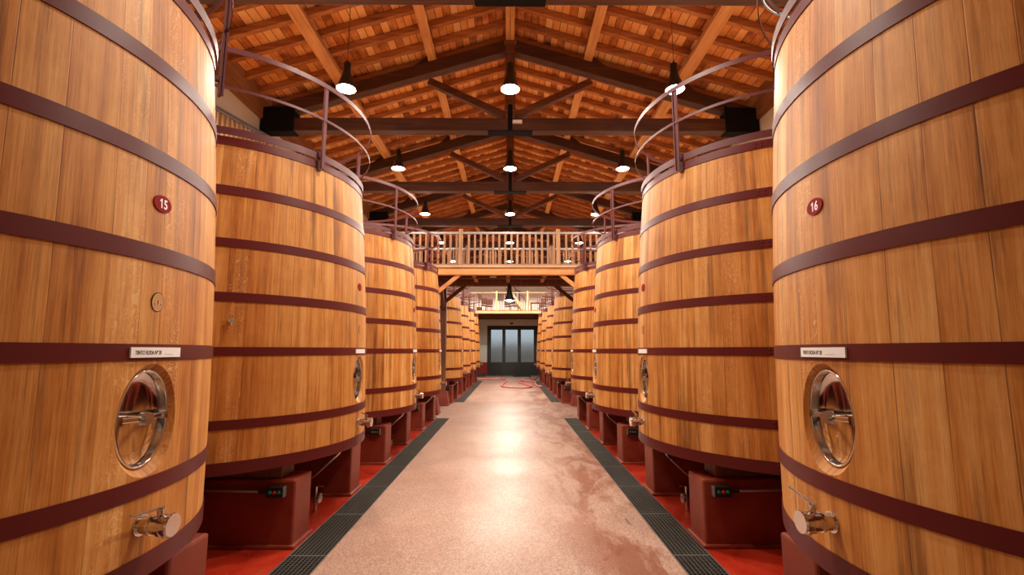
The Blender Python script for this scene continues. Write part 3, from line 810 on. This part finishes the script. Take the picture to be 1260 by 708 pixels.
def railing(nm, y, z0, z1, xs0, xs1, sp, wb, posts, mat, topmat, parent, hp=.06, off=(0, 0, 0), wt=.06, nmat=None):
    r = MB(); r.bevbox(xs0, xs1, y - wt / 2, y + wt / 2, z1 - .09, z1 - .02, .008)
    rr = r.build(nm, topmat, parent); rr.location = off
    MB().bevbox(xs0, xs1, y - .025, y + .025, z0 + .0, z0 + .045, .006).build('bottom_rail', mat, rr)
    bm_ = MB().bevbox(-wb / 2, wb / 2, -.02, .02, z0 + .045, z1 - .09, .004).mesh('baluster', [mat])
    n = int((xs1 - xs0) / sp)
    for i in range(n + 1):
        x = xs0 + .04 + i * sp
        if any(abs(x - p) < .075 for p in posts) or x > xs1: continue
        link('baluster', bm_, rr, (x, y, 0))
    pm = MB().bevbox(-hp, hp, -.05, .05, z0, z1 + .06, .008).mesh('newel_post', [nmat or mat])
    for p in posts: link('newel_post', pm, rr, (p, y - .005, 0))
    return rr
railing('front_railing', YF, ZD + .07, 3.60 + H, -5.55, 5.55, .185, .062, (-4.4, -1.5, 1.46, 4.4), RAILW, PIPEG, mz, off=(0, -13.9, 0))
railing('rear_railing', YR, ZD + .07, 3.60 + H, -5.55, 5.55, .185, .05, (-4.4, -1.5, 1.46, 4.4), RAILW, PIPEG, mz, off=(0, -13.9, 0))
# small emergency lights
for (x, y, z, lab) in ((.16, 9.87, 5.06 + H, 'small cream emergency light on the second tie beam, beside the king post'),
                       (-.55, 14.94, 2.37 + H, 'small pale emergency light on the beam beneath the mezzanine')):
    e = tag(empty('emergency_light', (x, y, z)), lab, 'emergency light')
    MB().bevbox(-.11, .11, -.05, 0, -.04, .04, .008).build('housing', PLASTIC, e)
    MB().bevbox(-.095, .095, -.056, -.048, -.03, .03, .004).build('lens', ENAMW, e)

# ------------------------------------------------------------------ far gallery
YG = 30.0
ga = tag(empty('gallery', (0, YG, 0)), 'pale timber gallery over the black end door, with furniture on it', 'gallery')
def gpart(nm, m, mat): o = m.build(nm, mat, ga); o.location = (0, -YG, 0); return o
gpart('edge_beam', MB().bevbox(-5.58, 5.58, YG, YG + .12, 2.35 + H, 2.53 + H, .01), GALW)
gpart('deck', MB().bevbox(-5.58, 5.58, YG + .12, Y1 - .01, 2.43 + H, 2.53 + H, .01), MEZZD)
for yb in (31.6, 33.4): gpart('cross_beam', MB().bevbox(-5.58, 5.58, yb, yb + .16, 2.2 + H, 2.43 + H, .01), MEZZD)
railing('railing', YG + .06, 2.53 + H, 3.76 + H, -5.55, 5.55, .112, .035, (-4.2, -.87, 1.13, 4.2), MEZZD, DECKW, ga, .055, (0, -YG, 0), nmat=GALW)
ZG = 2.53 + H
def chair(x, y, rz, lab, mat):
    t = tag(empty('chair', (x, y, ZG), rz), lab, 'chair', 'chairs up on the far gallery')
    MB().bevbox(-.22, .22, -.22, .22, .42, .48, .015).build('seat', mat, t)
    MB().bevbox(-.21, .21, .18, .23, .55, .98, .015).build('backrest', mat, t)
    for a in (-1, 1):
        MB().tube([(a * .19, -.19, 0), (a * .18, -.18, .42)], .018, 8).build('leg', DOORF, t)
        MB().tube([(a * .19, .22, 0), (a * .18, .2, .46), (a * .18, .21, .97)], .018, 8).build('leg', DOORF, t)
DKRED = mat_simple('dark_red_cloth', (.10, .012, .014), .7)
chair(-1.72, 31.3, .1, 'dark red chair on the gallery, left of the left newel post', DKRED)
chair(-1.42, 31.8, -.2, 'dark red chair on the gallery, just right of the other red one', DKRED)
chair(-.15, 32.0, .3, 'dark chair on the gallery directly behind the hanging bell lamp', DOORF)
chair(.28, 31.5, 2.6, 'dark chair on the gallery under the foot of the stair', DOORF)
chair(2.2, 31.5, -.4, 'dark red chair at the right end of the gallery', DKRED)
tb = tag(empty('table', (1.75, 32.3, ZG)), 'small dark table on the gallery right of the right newel post', 'table')
MB().bevbox(-.35, .35, -.35, .35, .7, .74, .01).build('tabletop', MEZZD, tb)
for a in (-1, 1):
    for b in (-1, 1): MB().bevbox(a * .3 - .025, a * .3 + .025, b * .3 - .025, b * .3 + .025, 0, .7, .005).build('leg', MEZZD, tb)
# stair on the gallery up to the little window
sr = tag(empty('staircase', (0, 34.4, ZG)), 'pale open stair slanting up to the left behind the gallery rail', 'staircase')
a0, b0 = Vector((1.2, 0, .05)), Vector((-.25, 0, 1.95))
for yy in (-.35, .35): MB().beam((a0.x, yy, a0.z + .1), (b0.x, yy, b0.z + .1), .05, .22, (0, 0, 1)).build('stringer', GALW, sr)
for i in range(9):
    q = a0.lerp(b0, (i + .5) / 9); MB().bevbox(q.x - .12, q.x + .12, -.33, .33, q.z + .09, q.z + .13, .005).build('tread', GALW, sr)
MB().tube([(1.2, -.36, 1.0), (-.25, -.36, 2.75)], .02, 8).build('handrail', DOORF, sr)
for i in range(4):
    q = a0.lerp(b0, (i + .3) / 4); MB().tube([(q.x, -.36, q.z + .1), (q.x, -.36, q.z + .92)], .012, 6).build('rail_post', DOORF, sr)
# dark framed pictures on the cream wall above the gallery
for (x0, x1, lab) in ((-.95, -.5, 'dark framed picture on the cream wall, above the gallery rail'), (-.36, -.2, 'narrow dark framed picture next to the wider one on the cream wall')):
    e = tag(empty('picture', ((x0 + x1) / 2, Y1 - .01, H + 3.98)), lab, 'picture')
    w = (x1 - x0) / 2
    MB().bevbox(-w, w, -.03, 0, -.22, .32, .008).build('frame', DOORF, e)
    MB().box(-w + .05, w - .05, -.034, -.03, -.17, .27).build('canvas', mat_simple('grey_print', (.16, .17, .15), .5), e)
# potted plant at the left end of the gallery
pp = tag(empty('potted_plant', (-2.05, 30.9, ZG)), 'dark leafy potted plant at the left end of the gallery', 'plant')
MB().lathe([(.01, 0), (.12, 0), (.16, .3), (.15, .3), (.13, .28), (.01, .28)], 20, sharp=False).build('pot', DKRED, pp)
MB().tube([(0, 0, .28), (.01, 0, .8), (0, .02, 1.1)], .02, 6).build('stem', MEZZD, pp)
lf = MB()
for i in range(26):
    a = random.uniform(0, 2 * PI); e = random.uniform(.0, 1.1); z0 = random.uniform(.75, 1.12); L = random.uniform(.2, .36)
    dv = Vector((math.cos(a) * math.cos(e), math.sin(a) * math.cos(e), math.sin(e))); sd = dv.cross(Vector((0, 0, 1))).normalized() * .035
    p0 = Vector((0, 0, z0)); lf.add([p0, p0 + dv * L * .5 + sd + Vector((0, 0, .004)), p0 + dv * L - Vector((0, 0, .05)), p0 + dv * L * .5 - sd + Vector((0, 0, .004))], [(0, 1, 2, 3)], False)
tag(lf.build('leaves', mat_simple('dark_leaf', (.015, .03, .012), .5), pp), kind='stuff')

# brown oval sign above the door
sg = MB(); M = Matrix.Translation((.12, Y1 - .002, H + 2.02)) @ Matrix.Rotation(PI / 2, 4, 'X') @ Matrix.Scale(1.9, 4, (1, 0, 0))
sg.lathe([(.001, 0), (.075, 0), (.075, .015), (.06, .02), (.001, .02)], 32, M, sharp=False)
tag(sg.build('door_sign', mat_simple('brown_sign', (.16, .05, .03), .5)), 'small brown oval sign on the wall above the end door', 'sign')

# ------------------------------------------------------------------ stair rail high on the left wall
hr = tag(empty('stair_railing', (-5.45, 8.9, 6.0)), 'pale stair railing against the left wall behind the second vat', 'railing')
def sl(y): return 4.50 + H + (y - 8.26) * .165
for dz, nm in ((0, 'handrail'), (-.075, 'lower_handrail')):
    MB().beam((-5.45, 7.4, sl(7.4) + dz), (-5.45, 10.4, sl(10.4) + dz), .05, .035, bev=.006).build(nm, PIPEG, hr, (5.45, -8.9, -6.0))
bm_ = MB().bevbox(-.02, .02, -.028, .028, -.95, -.08, .005).mesh('baluster', [GALW])
for i in range(20):
    y = 7.45 + i * .15; link('baluster', bm_, hr, (0, y - 8.9, sl(y) - 6.0))
MB().beam((-5.45, 7.4, sl(7.4) - 1.0), (-5.45, 10.4, sl(10.4) - 1.0), .08, .2, bev=.01).build('stringer', GALW, hr, (5.45, -8.9, -6.0))

def smoothpts(P, n=8):
    out = []
    P = [Vector(p) for p in P]
    for i in range(len(P) - 1):
        p0, p1, p2, p3 = P[max(i - 1, 0)], P[i], P[i + 1], P[min(i + 2, len(P) - 1)]
        for j in range(n):
            t = j / n; out.append(.5 * (2 * p1 + (p2 - p0) * t + (2 * p0 - 5 * p1 + 4 * p2 - p3) * t * t + (3 * p1 - p0 - 3 * p2 + p3) * t ** 3))
    out.append(P[-1]); return out
# thin cable near the top of the first right vat
cb = MB(); cb.tube(smoothpts([(2.40, 4.0, 8.3), (2.387, 4.0, 5.46), (2.385, 4.0, 5.2), (2.362, 3.95, 5.053), (2.342, 3.85, 4.907), (2.342, 3.75, 4.781), (2.345, 3.62, 4.66), (2.36, 3.5, 4.45), (2.37, 3.45, 4.2), (2.42, 3.4, 3.98)], 4), .009, 8)
tag(cb.build('cable', BLACKM), 'thin black cable dropping to the rim of the vat with plaque 16', 'cable')

# ------------------------------------------------------------------ things on the far floor
def ray_floor(u, v, z):
    a = (u - 630) / F_PX; b = (354 - v) / F_PX
    c, s = math.cos(PITCH), math.sin(PITCH); y = c - s * b; zz = s + c * b
    Cc, S = math.cos(YAW), math.sin(YAW); x, y = a * Cc + y * S, -a * S + y * Cc
    k = (z - H) / zz; return (x * k, y * k, z)
HP = [(-2.05, 30.0, .05), (-1.2, 30.1, .05), (-.45, 29.9, .04), (-.22, 28.2, .04), (-.45, 24.6, .04), (-.1, 23.6, .04), (.55, 23.2, .04), (.95, 23.5, .04), (1.05, 24.6, .04),
      (.55, 27.0, .04), (.62, 28.4, .04), (1.25, 28.4, .04), (1.43, 27.4, .05), (1.38, 25.6, .05), (1.40, 24.4, .05), (1.62, 23.9, .05)]
hs = MB(); hs.tube(smoothpts(HP), .042, 10)
tag(hs.build('hose', HOSE), 'pink hose snaking in an S across the far aisle floor', 'hose')
bl = MB(); cx, cy = 1.45, 29.0; pts = []
for i in range(30):
    a = math.radians(80 + i * 12.2); pts.append((cx + .34 * math.cos(a), cy + .015 * i, .58 + .54 * math.sin(a)))
pts += [(cx + .36, cy + .6, .5), (cx + .42, cy + .8, .2), (cx + .45, cy + 1.0, .03)]
bl.tube(smoothpts(pts, 3), .022, 8)
tag(bl.build('hose', BLACKM), 'black hose coiled in an upright loop beside the last right vat', 'hose')
tag(MB().bevbox(.22, 1.5, 33.2, 35.0, .0, .018, .006).build('floor_mat', BLACKM), 'dark rubber mat on the floor before the end door', 'mat')
tr = tag(empty('trolley', (-2.05, 33.6, 0)), 'low black trolley left of the end door', 'trolley')
MB().bevbox(-.28, .28, -.35, .35, .10, .26, .03).build('platform', BLACKM, tr)
MB().tube([(-.22, .33, .2), (-.22, .42, .75), (.0, .42, .78), (.1, .42, .7)], .02, 8).build('handle', BLACKM, tr)
for a in (-1, 1):
    for b in (-1, 1):
        w = MB(); cyl(w, (a * .2 - .025, b * .25, .06), (a * .2 + .025, b * .25, .06), .06, None, 20); w.build('wheel', BLACKM, tr)

# ------------------------------------------------------------------ daylight outside, camera, view
w = bpy.data.worlds.new('world'); bpy.context.scene.world = w; w.use_nodes = True
bg = w.node_tree.nodes['Background']; bg.inputs[0].default_value = (.72, .83, 1, 1); bg.inputs[1].default_value = .5
cam = bpy.data.cameras.new('camera'); co = bpy.data.objects.new('camera', cam); C.objects.link(co)
cam.sensor_width = 36; cam.lens = F_PX * 36 / 1260; cam.clip_start = .02; cam.clip_end = 200
co.location = (0, 0, H); co.rotation_euler = (PI / 2 + PITCH, 0, -YAW)
sc = bpy.context.scene; sc.camera = co
sc.view_settings.view_transform = 'Standard'; sc.view_settings.look = 'None'; sc.view_settings.gamma = 1; sc.view_settings.use_curve_mapping = False
sc.view_settings.exposure = 0.42
sc.cycles.use_denoising = True
sc.cycles.max_bounces = 8; sc.cycles.diffuse_bounces = 5; sc.cycles.glossy_bounces = 4; sc.cycles.transmission_bounces = 6
sc.cycles.sample_clamp_indirect = 6.0; sc.cycles.use_light_tree = True
